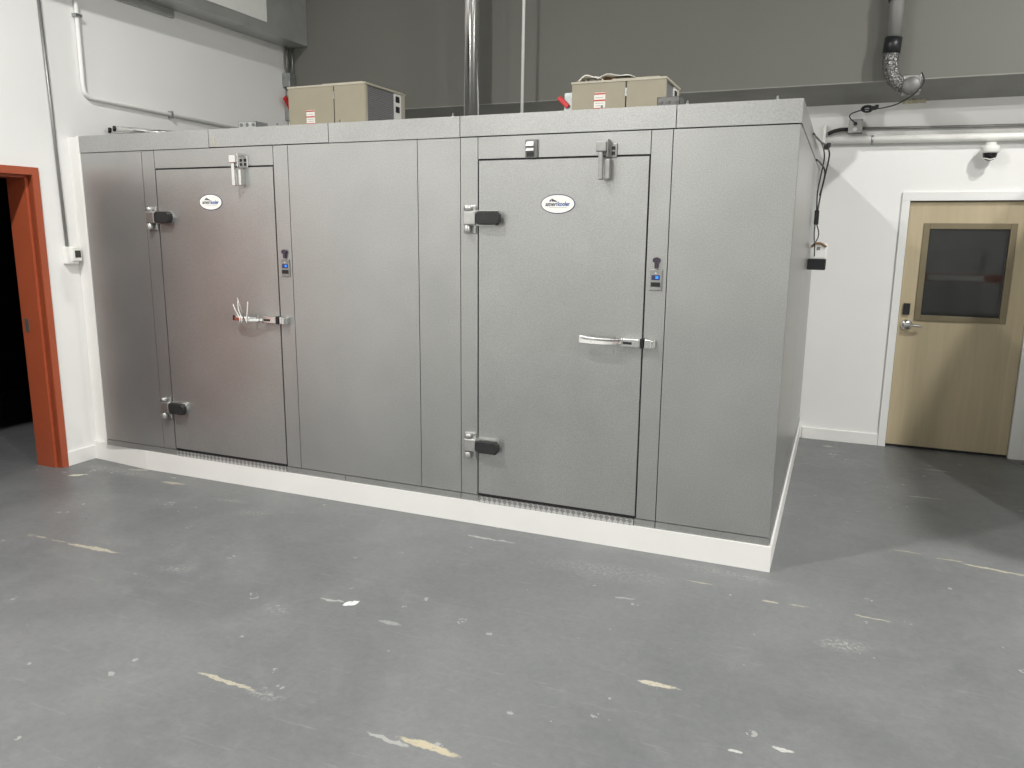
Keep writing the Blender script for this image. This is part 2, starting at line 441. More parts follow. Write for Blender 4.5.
for q in ((-4.162, -3.154), (-1.7164, -.7259)):
    skin('door_header', q[0], q[1], DT+.004, H1)
for q in ((CL, -3.665, .002), (-3.665, -2.722, 0), (-2.722, -1.826, .002), (-1.826, -.600, 0), (-.600, .006, 0)):
    skin('top_cap', q[0], q[1], H1+.001-q[2], CH, y=-.008, t=.02)
# bottom flashing strip, its joints as seams; door thresholds of tread plate
for q in ((CL, -4.150), (-3.160, -2.68), (-2.68, -1.830), (-1.830, -1.710), (-.735, -.6134), (-.6134, .0)):
    skin('bottom_flashing', q[0], q[1], .1415, H0, y=-.004, t=.016)
for q in ((-4.150, -3.160), (-1.710, -.735)):
    skin('threshold_plate', q[0], q[1], .1415, DB-.016, 'diamond tread plate below a door', y=-.009, t=.021, mat='tread')
# right-hand side, left-hand side and roof
for q in ((.012, 1.2), (1.2, 2.4), (2.4, YBK)):
    box('side_panel', (-.012, 0, q[0]+g, q[1]-g, H0, H1), M['skin'], wc)
box('side_cap', (-.012, .004, .014, YBK, H1+.004, CH), M['skin'], wc)
box('side_flashing', (-.010, .005, .014, YBK, .143, H0-.002), M['skin'], wc, .001)
box('left_side_panel', (CL, CL+.012, .014, YBK, H0, CH), M['skin'], wc)
box('roof_panel', (CL+.014, -.014, .014, YBK, CH-.012, CH-.001), M['skin'], wc)
tp = box('tape_scrap', (-3.632, -3.612, -.0095, -.008, 2.312, 2.365), M['beige_trim'], wc); tp['label'] = 'pale scrap of tape on the top cap'
# fasteners along the cap
for (x, z) in ((-1.886, CH), (-1.005, CH), (-3.13, CH), (-.555, CH), (-2.66, CH), (-.12, CH)):
    bm = bmesh.new()
    bm_sweep(bm, [(.011, 0), (.011, .004), (.006, .006), (.005, .020), (.001, .022)], (x, .025, z-.001), 'z', 10)
    link('cap_screw', bm, M['galv'], wc)

def text_mesh(name, body, size, mat, parent, origin, width=None, extrude=.0006, bold=.0):
    cu = bpy.data.curves.new(name, 'FONT'); cu.body = body; cu.size = size; cu.extrude = extrude; cu.offset = bold
    cu.shear = .15; cu.resolution_u = 4
    tmp = bpy.data.objects.new(name, cu)
    me = bpy.data.meshes.new_from_object(tmp)
    bpy.data.objects.remove(tmp); bpy.data.curves.remove(cu)
    xs = [v.co.x for v in me.vertices]; x0, x1 = min(xs), max(xs)
    s = (width/(x1-x0)) if width else 1
    for v in me.vertices:
        x, y, z = v.co; v.co = ((x-x0)*s+origin[0], origin[1]-z, y+origin[2])
    me.materials.clear(); me.materials.append(mat)
    o = bpy.data.objects.new(name, me); COL.objects.link(o); o.parent = parent
    o.matrix_parent_inverse = Matrix.Translation(-world_loc(parent))
    return o

def hinge(door, x, z):
    """x = hinge side edge of the door, z = centre height"""
    hb = bmesh.new()
    bm_box(hb, x-.084, x-.008, -.010, -.0005, z-.088, z+.072, .004)
    bm_box(hb, x-.074, x+.004, -.045, -.008, z-.040, z+.040, .008, 3)
    bm_sweep(hb, [(.020, z-.082), (.022, z-.078), (.022, z-.046), (.018, z-.042)], (x-.052, -.030, 0), 'z', 16)
    bm_sweep(hb, [(.018, z+.042), (.022, z+.046), (.022, z+.066), (.014, z+.070)], (x-.052, -.026, 0), 'z', 16)
    # strap on the door
    out = [(x-.030, z-.043), (x+.120, z-.043), (x+.140, z-.030), (x+.150, z), (x+.140, z+.030), (x+.120, z+.043), (x-.030, z+.043)]
    bm_prism(hb, out, 'y', -.030, -.0015)
    o = link('hinge', hb, M['hinge'], door)
    cb = bmesh.new()
    out = [(x+.022+a, z+b) for a, b in ((-.012, -.020), (-.004, -.034), (.006, -.038), (.116, -.038), (.132, -.020), (.134, 0), (.132, .020), (.116, .038), (.006, .038), (-.004, .034), (-.012, .020))]
    bm_prism(cb, out, 'y', -.058, -.024)
    es = [e for e in cb.edges if all(v.co.y < -.05 for v in e.verts)]
    bmesh.ops.bevel(cb, geom=es, offset=.006, segments=3, affect='EDGES')
    c = link('hinge_cover', cb, M['black_rubber'], door); c['label'] = 'black plastic hinge cover'

def latch(door, xr, z, ties):
    """long pull handle ending in the strike; xr = latch side edge of the door"""
    bm = bmesh.new()
    # rear body with a keyed well, then long bowed grip
    bm_box(bm, xr-.125, xr-.012, -.045, -.001, z-.024, z+.024, .006, 3)
    pts = smooth_path([(xr-.110, -.045, z+.004), (xr-.165, -.062, z+.001), (xr-.24, -.070, z+.001), (xr-.32, -.066, z+.004), (xr-.345, -.060, z+.006)])
    # flat grip: sweep of a slim rounded section
    rings = []
    for i, p in enumerate(pts):
        u = i/(len(pts)-1); hh = .015+.008*u
        rings.append([bm.verts.new((p.x, p.y+dy, p.z+dz)) for dy, dz in ((-.011, -hh*.7), (-.009, hh*.25), (-.004, hh*.8), (.006, hh), (.009, 0), (.006, -hh), (-.004, -hh))])
    for q, w in zip(rings, rings[1:]):
        for k in range(7): bm.faces.new((q[k], q[(k+1) % 7], w[(k+1) % 7], w[k])).smooth = False
    bm.faces.new(rings[0]); bm.faces.new(rings[-1])
    bm_box(bm, xr-.345, xr-.300, -.062, -.050, z-.012, z+.024, .003)
    h = link('latch_handle', bm, M['chrome'], door)
    bm = bmesh.new()
    bm_box(bm, xr-.105, xr-.055, -.0475, -.043, z-.008, z+.006, .001)
    link('latch_slot', bm, M['black'], door)
    box('latch_bumper', (xr-.012, xr+.006, -.040, -.002, z-.026, z+.026), M['black'], door, .002)
    bm = bmesh.new()
    bm_box(bm, xr+.010, xr+.070, -.038, -.001, z-.026, z+.024, .006, 3)
    bm_box(bm, xr+.045, xr+.066, -.056, -.036, z-.024, z+.022, .005, 3)
    s = link('latch_strike', bm, M['chrome'], door)
    # key hanging from the cylinder
    bm = bmesh.new()
    bm_tube(bm, smooth_path([(xr-.145, -.070, z+.016), (xr-.135, -.075, z+.034), (xr-.122, -.072, z+.018), (xr-.13, -.068, z-.01), (xr-.142, -.068, z-.028)], 5), .0022, 8)
    bm_box(bm, xr-.150, xr-.138, -.069, -.066, z-.062, z-.030, .001)
    link('hanging_key', bm, M['steel'], door)

def closer(door, x, zt, mat):
    bm = bmesh.new()
    bm_box(bm, x+.000, x+.062, -.010, .002, zt-.080, zt-.006, .003)         # slotted plate on the header
    bm_box(bm, x-.034, x+.020, -.075, -.004, zt-.052, zt+.000, .005, 3)     # body
    bm_box(bm, x+.020, x+.026, -.060, -.004, zt-.078, zt+.012, .002)
    bm_box(bm, x-.022, x+.002, -.070, -.046, zt-.195, zt-.050, .004)        # arm hanging down
    bm_box(bm, x+.004, x+.034, -.048, -.0015, zt-.190, zt-.088, .003)
    link('door_closer', bm, M[mat], door)
    bm = bmesh.new()
    bm_box(bm, x+.034, x+.052, -.0120, -.0095, zt-.066, zt-.048); bm_box(bm, x+.034, x+.052, -.0120, -.0095, zt-.040, zt-.022)
    link('closer_slot', bm, M['black'], door)

def badge(door, x, z, a, b):
    bm = bmesh.new(); bm_prism(bm, oval(x, z, a, b), 'y', -.0035, -.0005); o = link('badge_rim', bm, M['navy'], door)
    bm = bmesh.new(); bm_prism(bm, oval(x, z, a-.0045, b-.0045), 'y', -.0045, -.003); o = link('badge', bm, M['white'], door)
    o['label'] = 'white oval maker badge'
    w = a*1.42; xa = x-w/2
    text_mesh('badge_lettering', 'ameri', b*.62, M['greyink'], door, (xa, -.005, z-b*.20), w*.50, bold=.0007)
    text_mesh('badge_lettering', 'kooler', b*.62, M['blueink'], door, (xa+w*.515, -.005, z-b*.20), w*.485, bold=.0007)
    bm = bmesh.new()
    px = xa+w*.05
    for tri in ([(px+.012, z+b*.25), (px+.026, z+b*.25), (px+.028, z+b*.56)], [(px+.029, z+b*.25), (px+.060, z+b*.22), (px+.030, z+b*.56)], [(px+.040, z+b*.30), (px+.062, z+b*.24), (px+.048, z+b*.40)]):
        bm_prism(bm, tri, 'y', -.0056, -.0044)
    link('badge_peak', bm, M['greyink'], door)
    box('badge_underline', (xa+w*.14, xa+w*.88, -.0050, -.0044, z-b*.38, z-b*.35), M['steel'], door)

def cooler_door(x0, x1, lab):
    d = box('door', (x0+.007, x1-.007, -.001, .010, DB+.004, DT-.005), M['skin'], wc); d['label'] = lab
    box('door_gasket', (x0+.001, x1-.001, .0062, .0115, DB-.014, DT+.003), M['gasket'], d)
    hinge(d, x0, 1.853); hinge(d, x0, .507)
    latch(d, x1+.004, 1.192, 0)
    return d
d1 = cooler_door(-4.162, -3.154, 'left cooler door'); d2 = cooler_door(-1.7164, -.7259, 'right cooler door')
closer(d1, -3.415, 2.246, 'chrome'); closer(d2, -.966, 2.246, 'steel')
badge(d1, -3.685, 1.953, .098, .053); badge(d2, -1.231, 1.930, .100, .053)

def display(x, z):
    o = box('temperature_display', (x-.032, x+.032, -.010, -.001, z-.050, z+.062), M['steel'], wc, .003)
    box('display_window', (x-.024, x+.020, -.0125, -.009, z+.006, z+.032), M['navy'], o, .001)
    box('lit_digits', (x-.002, x+.013, -.0135, -.0115, z+.013, z+.026), M['led'], o)
    box('display_keypad', (x-.026, x+.024, -.0130, -.009, z-.030, z-.006), M['black'], o, .001)
    bm = bmesh.new(); bm_sweep(bm, [(.004, -.0105), (.004, -.012), (.001, -.0125)], (x-.002, 0, z+.042), 'y', 10); link('display_screw', bm, M['white'], o)
    bm = bmesh.new()
    bm_prism(bm, oval(x-.001, z+.110, .019, .015, 20), 'y', -.020, -.001)
    bm_box(bm, x-.010, x+.008, -.018, -.001, z+.068, z+.097, .002)
    p = link('pilot_switch', bm, M['purple'], wc); p['label'] = 'round dark purple switch above the display'
display(-.668, 1.527); display(-3.090, 1.527)

# light switch with a louvred cover above the right door
bm = bmesh.new()
bm_box(bm, -1.424, -1.352, -.014, -.001, 2.176, 2.276, .005, 3)
lv = link('louvred_vent', bm, M['dim'], wc); lv['label'] = 'small grey pressure vent above right door'
for (z0, z1) in ((2.240, 2.265), (2.215, 2.231)):
    bm = bmesh.new()
    bm_prism(bm, [(-.014, z0), (-.032, z0), (-.014, z1)], 'x', -1.415, -1.374)
    link('vent_louvre', bm, M['white'], lv)
box('vent_slot', (-1.414, -1.372, -.0165, -.0135, 2.184, 2.206), M['black'], lv)

# pale cable ties round the left latch handle, with a dark key
xr, z = -3.150, 1.192
for (dx, dzz, tx) in ((-.285, .10, -.035), (-.27, .12, -.012), (-.225, .12, .030)):
    bm = bmesh.new()
    X = xr+dx+.01
    bm_tube(bm, smooth_path([(X, -.085, z-.022), (X+.004, -.088, z+.010), (X+tx*.6, -.095, z+.060), (X+tx, -.098, z+dzz)], 4), [.003]*12+[.0016], 8)
    tag(link('cable_tie', bm, M['white']), {-.285: 'white cable tie on the left cooler handle, its tail leaning furthest left',
        -.27: 'white cable tie on the left cooler handle, its tail nearly upright',
        -.225: 'white cable tie on the left cooler handle, its tail leaning right'}[dx], 'cable tie', 'cable ties on the left cooler handle')
tag(tube('metal_pin', [(xr-.225, -.092, z-.010), (xr-.242, -.10, z+.06), (xr-.262, -.11, z+.145)], .0042, M['steel'], n=8),
    'dark thin metal pin stuck upright through the left cooler door handle', 'pin')

# white curb round the cooler foot and filler board at the left wall
bm = bmesh.new()
bm_prism(bm, [(.015, -.013), (CL+.40, -.013), (XL+.001, .042), (XL+.001, .062), (CL+.02, .062), (CL+.40, .011), (.015, .011)], 'z', 0, .1425)
struct(link('trim_2', bm, M['base']))
struct(box('trim_3', (.002, .015, -.001, YB-.001, 0, .1425), M['base'], None, .0025))
bm = bmesh.new()
bm_box(bm, XL+.001, CL-.024, .064, .10, 0, CH+.004, .002)
bm_box(bm, CL-.026, CL-.003, -.004, .09, .1426, CH+.002, .003)
struct(link('trim_4', bm, M['base']))

# ------------------------------------------------------------------ things on the roof of the cooler
def condensing_unit(x0, x1, xs, y0, y1, zt, lab, label_x):
    u = thing('condensing_unit', lab, 'condensing unit', ((x0+x1)/2, (y0+y1)/2, CH))
    zb = CH+.02
    bm = bmesh.new()
    bm_box(bm, x0+.004, x1-.03, y0+.004, y1, zb, zt-.012)
    link('housing', bm, M['beige'], u)
    box('access_panel', (x0, xs-.004, y0-.006, y0+.003, zb, zt-.010), M['beige'], u, .002)
    box('access_panel', (xs+.004, x1-.002, y0-.006, y0+.003, zb, zt-.004), M['beige'], u, .002)
    box('panel_seam', (xs-.0035, xs+.0035, y0-.001, y0+.0035, zb, zt-.016), M['gasket'], u)
    box('panel_clip', (xs-.004, xs+.006, y0-.011, y0-.006, zt-.10, zt-.05), M['galv'], u)
    bm = bmesh.new()
    bm_box(bm, x0-.006, x1+.006, y0-.010, y1+.006, zt-.010, zt+.004, .002)
    bm_box(bm, x0+.42*(x1-x0), x1-.05, y0+.03, y1-.12, zt+.004, zt+.016, .002)
    link('lid', bm, M['beige_trim'], u)
    bm = bmesh.new()
    bm_box(bm, x1-.03, x1, y0, y0+.030, zb, zt-.010, .002); bm_box(bm, x1-.03, x1, y1-.05, y1, zb, zt-.010, .002)
    bm_box(bm, x1-.03, x1, y0+.03, y1-.05, zb, zb+.02, .001)
    link('corner_post', bm, M['beige_trim'], u)
    box('coil', (x1-.03, x1-.012, y0+.03, y1-.15, zb+.02, zt-.012), M['coil'], u)
    box('coil_flange', (x1-.03, x1-.006, y1-.15, y1-.05, zb+.02, zt-.012), M['white'], u)
    for zz in (.075, .150): box('pipe_grommet', (x1-.010, x1+.002, y1-.13, y1-.08, zt-zz, zt-zz+.045), M['black'], u, .004)
    for dx in (.09, .66):
        bm = bmesh.new(); bm_sweep(bm, [(.018, y0-.006), (.016, y0-.016), (.004, y0-.020)], (x0+dx*(x1-x0)+.03, 0, zb+.10), 'y', 14)
        link('service_knob', bm, M['white'], u)
    lb = box('warning_label', (label_x, label_x+.074, y0-.009, y0-.0055, zb+.055, zb+.215), M['paper'], u)
    for z in (.055+.152, .055+.112, .055+.062):
        box('label_stripe', (label_x, label_x+.074, y0-.0105, y0-.0085, zb+z-.004, zb+z+.005), M['redprint'], lb)
    for z in (.085, .10, .135, .15, .185):
        box('label_print', (label_x+.008, label_x+.062, y0-.0100, y0-.0085, zb+z-.0015, zb+z+.0015), M['steel'], lb)
    return u
Y = .9
condensing_unit(-3.715, -3.038, -3.306, Y, Y+.56, 2.825, 'tan condensing unit on the cooler roof, left one with its grey coil side showing', -3.553)
condensing_unit(-1.466, -.858, -1.108, Y, Y+.43, 2.724, 'tan condensing unit on the cooler roof, right one with papers on its lid', -1.315)

# disconnect of the right unit
def disconnect(x, y, z0, z1, lab):
    u = thing('disconnect_switch', lab, 'disconnect switch', (x, y, z0))
    box('switch_box', (x-.03, x+.028, y, y+.09, z0, z1), M['galv'], u, .003)
    bm = bmesh.new()
    bm_box(bm, x-.078, x+.016, y-.020, y-.001, z1-.075, z1-.043, .008, 3, Matrix.Rotation(math.radians(43), 3, 'Y'))
    link('switch_handle', bm, M['red'], u)
    return u
disconnect(-1.500, .93, CH+.002, 2.672, 'grey disconnect box with red handle, left of the paper-topped condensing unit')

# electrical run in the left corner
u = thing('disconnect_switch', 'grey disconnect box with red handle on the left wall, beside the coil-sided condensing unit', 'disconnect switch', (-5.02, 2.55, 2.9))
box('switch_box', (XL+.002, -4.965, 2.525, 2.622, 3.175, 3.305), M['galv'], u, .003)
box('lower_box', (XL+.002, -4.99, 2.545, 2.62, 2.86, 3.05), M['galv'], u, .003)
bm = bmesh.new(); bm_box(bm, -5.005, -4.98, 2.44, 2.60, 2.985, 3.035, .008, 3, Matrix.Rotation(math.radians(-48), 3, 'X')); link('switch_handle', bm, M['red'], u)
tag(tube('conduit', [(-5.022, 2.565, 3.307), (-5.022, 2.565, 3.553)], .013, M['conduit']), 'thicker grey conduit from the duct down to the red-handled box in the corner', 'conduit')
tag(tube('conduit', [(-4.980, 2.600, 3.307), (-4.985, 2.600, 3.553)], .008, M['galv']), 'thinner grey conduit in the corner, from the duct to the red-handled box', 'conduit')
tag(tube('conduit', [(-5.03, 2.575, 3.050), (-5.03, 2.575, 3.175)], .018, M['conduit']), 'short grey conduit stub between the two boxes of the red-handled switch in the corner', 'conduit')
tag(tube('conduit', [(-5.035, 2.585, CH), (-5.035, 2.585, 2.860)], .009, M['white']), 'thin pale conduit under the red-handled switch in the corner', 'conduit')

# papers on the right unit
bm = bmesh.new()
def leafy(bm, cx, cy, cz, L, wd, ang, lift, n=8, m=4):
    g2 = []
    for i in range(n+1):
        row = []
        for j in range(m+1):
            u, v = i/n-.5, j/m-.5
            x = cx + math.cos(ang)*u*L - math.sin(ang)*v*wd; y = cy + math.sin(ang)*u*L + math.cos(ang)*v*wd
            zz = cz + lift*(1-(2*u)**2) + .008*math.sin(9*u+5*v) + .03*v*u
            row.append(bm.verts.new((x, y, zz)))
        g2.append(row)
    for i in range(n):
        for j in range(m): bm.faces.new((g2[i][j], g2[i+1][j], g2[i+1][j+1], g2[i][j+1]))
leafy(bm, -1.36, .99, 2.736, .17, .12, .2, .035)
o = link('folded_leaflet', bm, M['paper']); md = o.modifiers.new('t', 'SOLIDIFY'); md.thickness = .006
tag(o, 'curled white leaflet on top of the right tan unit, at its left end', 'leaflet')
bm = bmesh.new(); leafy(bm, -1.18, .99, 2.745, .25, .14, -.1, .022)
o = link('folded_leaflet', bm, M['paper']); md = o.modifiers.new('t', 'SOLIDIFY'); md.thickness = .004
tag(o, 'long flat white leaflet on top of the right tan unit, lying across brown card', 'leaflet')
bm = bmesh.new(); leafy(bm, -1.20, 1.02, 2.735, .24, .12, -.05, .018)
o = link('brown_card', bm, M['brown']); md = o.modifiers.new('t', 'SOLIDIFY'); md.thickness = .005
tag(o, 'brown card under the white leaflets on the right tan unit', 'card')
bm = bmesh.new(); leafy(bm, -1.42, 1.0, 2.735, .10, .10, .5, .020)
o = link('brown_card', bm, M['beige_trim']); md = o.modifiers.new('t', 'SOLIDIFY'); md.thickness = .005
tag(o, 'small tan card scrap at the left end of the right tan unit', 'card')

# perforated galvanized brackets lying on the front edge of the roof
def bracket(x0, x1, h, lab, yy=.03):
    bm = bmesh.new()
    bm_box(bm, x0, x1, yy, yy+.004, CH, CH+h, .001)
    bm_box(bm, x0, x1, yy, yy+.11, CH+h-.003, CH+h, .001)
    bm_box(bm, x1-.004, x1, yy, yy+.11, CH, CH+h, .001)
    bm_box(bm, x0, x0+.004, yy, yy+.11, CH, CH+h, .001)
    bm_box(bm, x0, x1, yy+.106, yy+.11, CH, CH+h, .001)
    n = 3
    t = tag(bpy.data.objects.new('junction_box', None), lab, 'junction box'); COL.objects.link(t); t.location = ((x0+x1)/2, yy, CH)
    link('box_shell', bm, M['dim'] if x0 > -1 else M['galv'], t)
    for k in range(n):
        x = x0+(k+.5)*(x1-x0)/n
        bm = bmesh.new(); bm_sweep(bm, [(.012, yy), (.012, yy-.0025), (.009, yy-.003), (.002, yy-.0035)], (x, 0, CH+h*.5), 'y', 14)
        link('knockout', bm, M['dim'], t)
    return t
bracket(-3.445, -3.300, .038, 'galvanized metal junction box on the cooler roof edge, left of the tan units')
bracket(-.712, -.595, .046, 'galvanized metal junction box on the cooler roof edge, in front of the right unit')

# tubes lying on the roof by the left wall
for i, (a, r) in enumerate((((-5.022, .40, 2.512), 0), ((-4.972, .40, 2.522), 1))):
    a = Vector(a); b = a+Vector((.62, .62, -.025))
    bm = bmesh.new(); bm_tube(bm, [a, b], .020, 16)
    t = thing('metal_tube', ('shiny metal tube on the cooler roof, left one of the pair by the left wall', 'shiny metal tube on the cooler roof, right one of the pair by the left wall')[i], 'tube', a)
    link('tube', bm, M['chrome'], t)
    d = (b-a).normalized(); bm = bmesh.new(); bm_tube(bm, [a-d*.006, a+d*.012], .0208, 16); e = link('end_cap', bm, M['black'], t)
bm = bmesh.new(); bm_box(bm, -4.80, -4.60, .52, .60, CH+.001, 2.486, .004)
tag(link('bearer_block', bm, M['steel']), 'dark steel block on the cooler roof under the two shiny tubes', 'block')

# shiny round flue and thin white pipe behind the cooler front
fl = thing('round_duct', 'tall shiny round metal duct rising behind the cooler roof', 'duct', (-2.884, 2.35, CH))
tube('duct_pipe', [(-2.884, 2.35, CH), (-2.884, 2.35, ZC)], .066, M['chrome'], fl, 32)
tag(tube('sprinkler_pipe', [(-2.408, 2.35, CH), (-2.375, 2.35, ZC)], .013, M['white'], n=12), 'thin straight white pipe rising behind the cooler roof, right of the shiny duct', 'pipe')

# ------------------------------------------------------------------ duct on the left wall
du = thing('rectangular_duct', 'galvanized rectangular air duct high on the left wall', 'duct', (XL, 0, 3.55))
bm = bmesh.new(); bm_box(bm, XL+.002, -4.812, -3.5, YU-.002, 3.556, 4.05, .002); link('duct_body', bm, M['duct'], du)
for yy in (1.75, .45, -1.0): box('joint_flange', (XL+.002, -4.8105, yy, yy+.004, 3.5535, 4.055), M['duct'], du)
bm = bmesh.new(); bm_box(bm, XL+.002, XL+.030, -3.5, 1.147, 3.488, 3.5555, .002); link('hanging_angle', bm, M['duct'], du)
bm = bmesh.new()
bm_box(bm, -4.812, -4.802, .30, 2.03, 3.640, 4.0, .003)
rg = link('white_panel', bm, M['white'], du); rg['label'] = 'white register panel on the duct side'

# ------------------------------------------------------------------ conduits and thermostat on the left wall
c1 = thing('conduit', 'thin grey conduit running straight down the left wall to the thermostat', 'conduit', (XL, -.02, 1.65))
tube('conduit_pipe', [(XL+.012, -.030, 1.64), (XL+.012, -.068, 3.484)], .0115, M['conduit'], c1)
th = thing('thermostat', 'white wall thermostat with a dark screen on the left wall', 'thermostat', (XL, 0, 1.58))
bm = bmesh.new(); bm_box(bm, XL, XL+.045, -.068, .030, 1.515, 1.640, .006, 3); link('back_box', bm, M['white'], th)
bm = bmesh.new(); bm_box(bm, XL+.012, XL+.066, -.030, .044, 1.535, 1.636, .004, 3); f = link('thermostat_cover', bm, M['white'], th)
box('screen', (XL+.066, XL+.068, -.014, .034, 1.560, 1.612), M['screen'], th)
c2 = thing('conduit', 'white painted conduit on the left wall that bends and runs behind the cooler roof', 'conduit', (XL, .25, 2.7))
z = 2.735
tube('conduit_pipe', [(XL+.02, .222, 3.484), (XL+.02, .222, z+.10)] + smooth_path([(XL+.02, .222, z+.07), (XL+.02, .235, z+.022), (XL+.02, .28, z-.004), (XL+.02, .33, z-.006)], 5) + [(XL+.02, 2.6, z-.06)], .015, M['wall'], c2)
box('conduit_clamp', (XL, XL+.042, .195, .252, 3.28, 3.302), M['galv'], c2, .002)
box('conduit_clamp', (XL, XL+.042, 1.03, 1.05, z-.052, z+.004), M['galv'], c2, .002)

# ------------------------------------------------------------------ upper right: hose and flange on the grey wall
hp = thing('vent_hose', 'grey flexible hose coming down the grey wall into a round flange', 'hose', (.45, 2.5, 2.8))
tube('hose_tube', [(.450, 2.52, 3.17), (.450, 2.52, 3.47), (.443, 2.52, 4.2), (.438, 2.52, ZC)], .050, M['hose'], hp, 20)
tube('hose_clamp', [(.450, 2.52, 3.445), (.448, 2.52, 3.51)], .058, M['black'], hp, 20)
tube('hose_clamp', [(.443, 2.52, 3.085), (.450, 2.52, 3.195)], .060, M['black'], hp, 20)
tube('foil_bend', smooth_path([(.445, 2.52, 3.10), (.443, 2.52, 3.02), (.458, 2.52, 2.945), (.495, 2.51, 2.885), (.555, 2.50, 2.845)], 6), [.055]*12+[.052]*12+[.05], M['foil'], hp, 20)
bm = bmesh.new(); bm_box(bm, .535, .660, 2.47, 2.62, 2.80, 2.925, .012, 3); link('mounting_bracket', bm, M['steel'], hp)
bm = bmesh.new(); bm_sweep(bm, [(.060, 2.50), (.062, 2.42), (.056, 2.412), (.004, 2.411)], (.592, 0, 2.838), 'y', 32); e = link('round_end', bm, M['dim'], hp)
bm = bmesh.new()
rnd = random.Random(3)
pts = [(.575+.165*k/11, 2.815+rnd.uniform(.010, .018)) for k in range(12)] + [(.575+.165*k/11, 2.815-rnd.uniform(.002, .010)) for k in range(11, -1, -1)]
bm_prism(bm, pts, 'y', 3.02, YB)
tag(link('sealing_foam', bm, M['foam']), 'ragged strip of tan sealing foam under the round hose flange', 'foam')

# ------------------------------------------------------------------ outlet box, cord, rail and camera on the back wall
ob = thing('outlet_box', 'small grey electrical box above the pipes on the right wall', 'outlet box', (.25, YB, 2.64))
bm = bmesh.new(); bm_box(bm, .193, .300, YB-.075, YB, 2.590, 2.696, .004); link('box_body', bm, M['steel'], ob)
bm = bmesh.new(); bm_sweep(bm, [(.017, YB-.074), (.017, YB-.079), (.002, YB-.080)], (.246, 0, 2.618), 'y', 20); link('round_socket', bm, M['white'], ob)
cd = thing('power_cord', 'black cord looping from the grey electrical box up to the hose flange', 'cord', (.3, 2.8, 2.7))
path = [(.242, 2.975, 2.655), (.235, 2.955, 2.668), (.20, 2.93, 2.700), (.205, 2.90, 2.725), (.27, 2.80, 2.735), (.32, 2.75, 2.735), (.37, 2.72, 2.730), (.43, 2.62, 2.722), (.50, 2.50, 2.722), (.545, 2.44, 2.735), (.60, 2.40, 2.765), (.655, 2.40, 2.82), (.672, 2.42, 2.87), (.655, 2.46, 2.93)]
tube('cord', smooth_path(path, 5), .0045, M['black'], cd, 8)
bm = bmesh.new(); bm_box(bm, .232, .256, YB-.100, YB-.078, 2.648, 2.672, .004); link('plug', bm, M['black'], cd)
bm = bmesh.new()
for k in range(5):
    r = .020+.003*k; c = Vector((.318, 2.748-.005*k, 2.735))
    bm_tube(bm, [c+Vector((math.cos(t*.5236)*r*1.3, .006*math.sin(t+k), math.sin(t*.5236)*r*.8)) for t in range(13)], .005, 8, False)
bm_box(bm, .345, .385, 2.70, 2.735, 2.722, 2.752, .006)
bm_box(bm, .372, .398, 2.70, 2.72, 2.735, 2.760, .005)
link('coiled_slack', bm, M['black'], cd)

rl = thing('wall_pipe', 'thick white horizontal pipe along the right wall above the door', 'pipe', (.8, YB, 2.53))
tube('pipe', [(.030, 3.02, 2.540), (2.4, 3.02, 2.512)], .030, M['white'], rl, 20)
box('end_flange', (.006, .030, 2.985, YB, 2.505, 2.665), M['white'], rl, .004)
bm = bmesh.new(); bm_tube(bm, [(.372, 3.02, 2.536), (.388, 3.02, 2.536)], .035, 20); bm_box(bm, .370, .390, 3.02, YB, 2.50, 2.57); link('pipe_clamp', bm, M['galv'], rl)
c3 = thing('conduit', 'thin grey conduit running right from the small electrical box above the white pipe', 'conduit', (.9, YB, 2.62))
tube('conduit_pipe', [(.300, 3.040, 2.628), (1.0, 3.040, 2.614), (2.4, 3.040, 2.60)], .011, M['conduit'], c3)
c4 = thing('conduit', 'short dark flexible conduit between the white flange and the electrical box', 'conduit', (.1, YB, 2.6))
tube('conduit_pipe', smooth_path([(.042, 3.02, 2.592), (.09, 3.02, 2.612), (.14, 3.02, 2.622), (.195, 3.02, 2.622)], 5), .015, M['gasket'], c4)

cm = thing('security_camera', 'white dome security camera under the wall pipe above the door', 'camera', (1.21, YB, 2.41))
bm = bmesh.new()
CX, CY = 1.212, 2.965
bm_sweep(bm, [(.020, 2.484), (.036, 2.482), (.038, 2.462), (.058, 2.456), (.064, 2.444), (.064, 2.410), (.058, 2.402), (.030, 2.400)], (CX, CY, 0), 'z', 32)
bm_box(bm, CX-.03, CX+.03, CY, YB, 2.43, 2.485, .008, 3)
link('camera_body', bm, M['white'], cm)
bm = bmesh.new(); bm_sweep(bm, [(.049, 2.402), (.048, 2.382), (.041, 2.364), (.028, 2.352), (.010, 2.346), (.001, 2.3455)], (CX, CY, 0), 'z', 28)
link('camera_dome', bm, M['lens'], cm)
bm = bmesh.new(); bm_tube(bm, [(CX+.045*math.cos(t*PI/12), CY+.045*math.sin(t*PI/12)*-1, 2.352+.012*abs(math.cos(t*PI/12))) for t in range(13)], .004, 8)
link('camera_rim', bm, M['white'], cm)

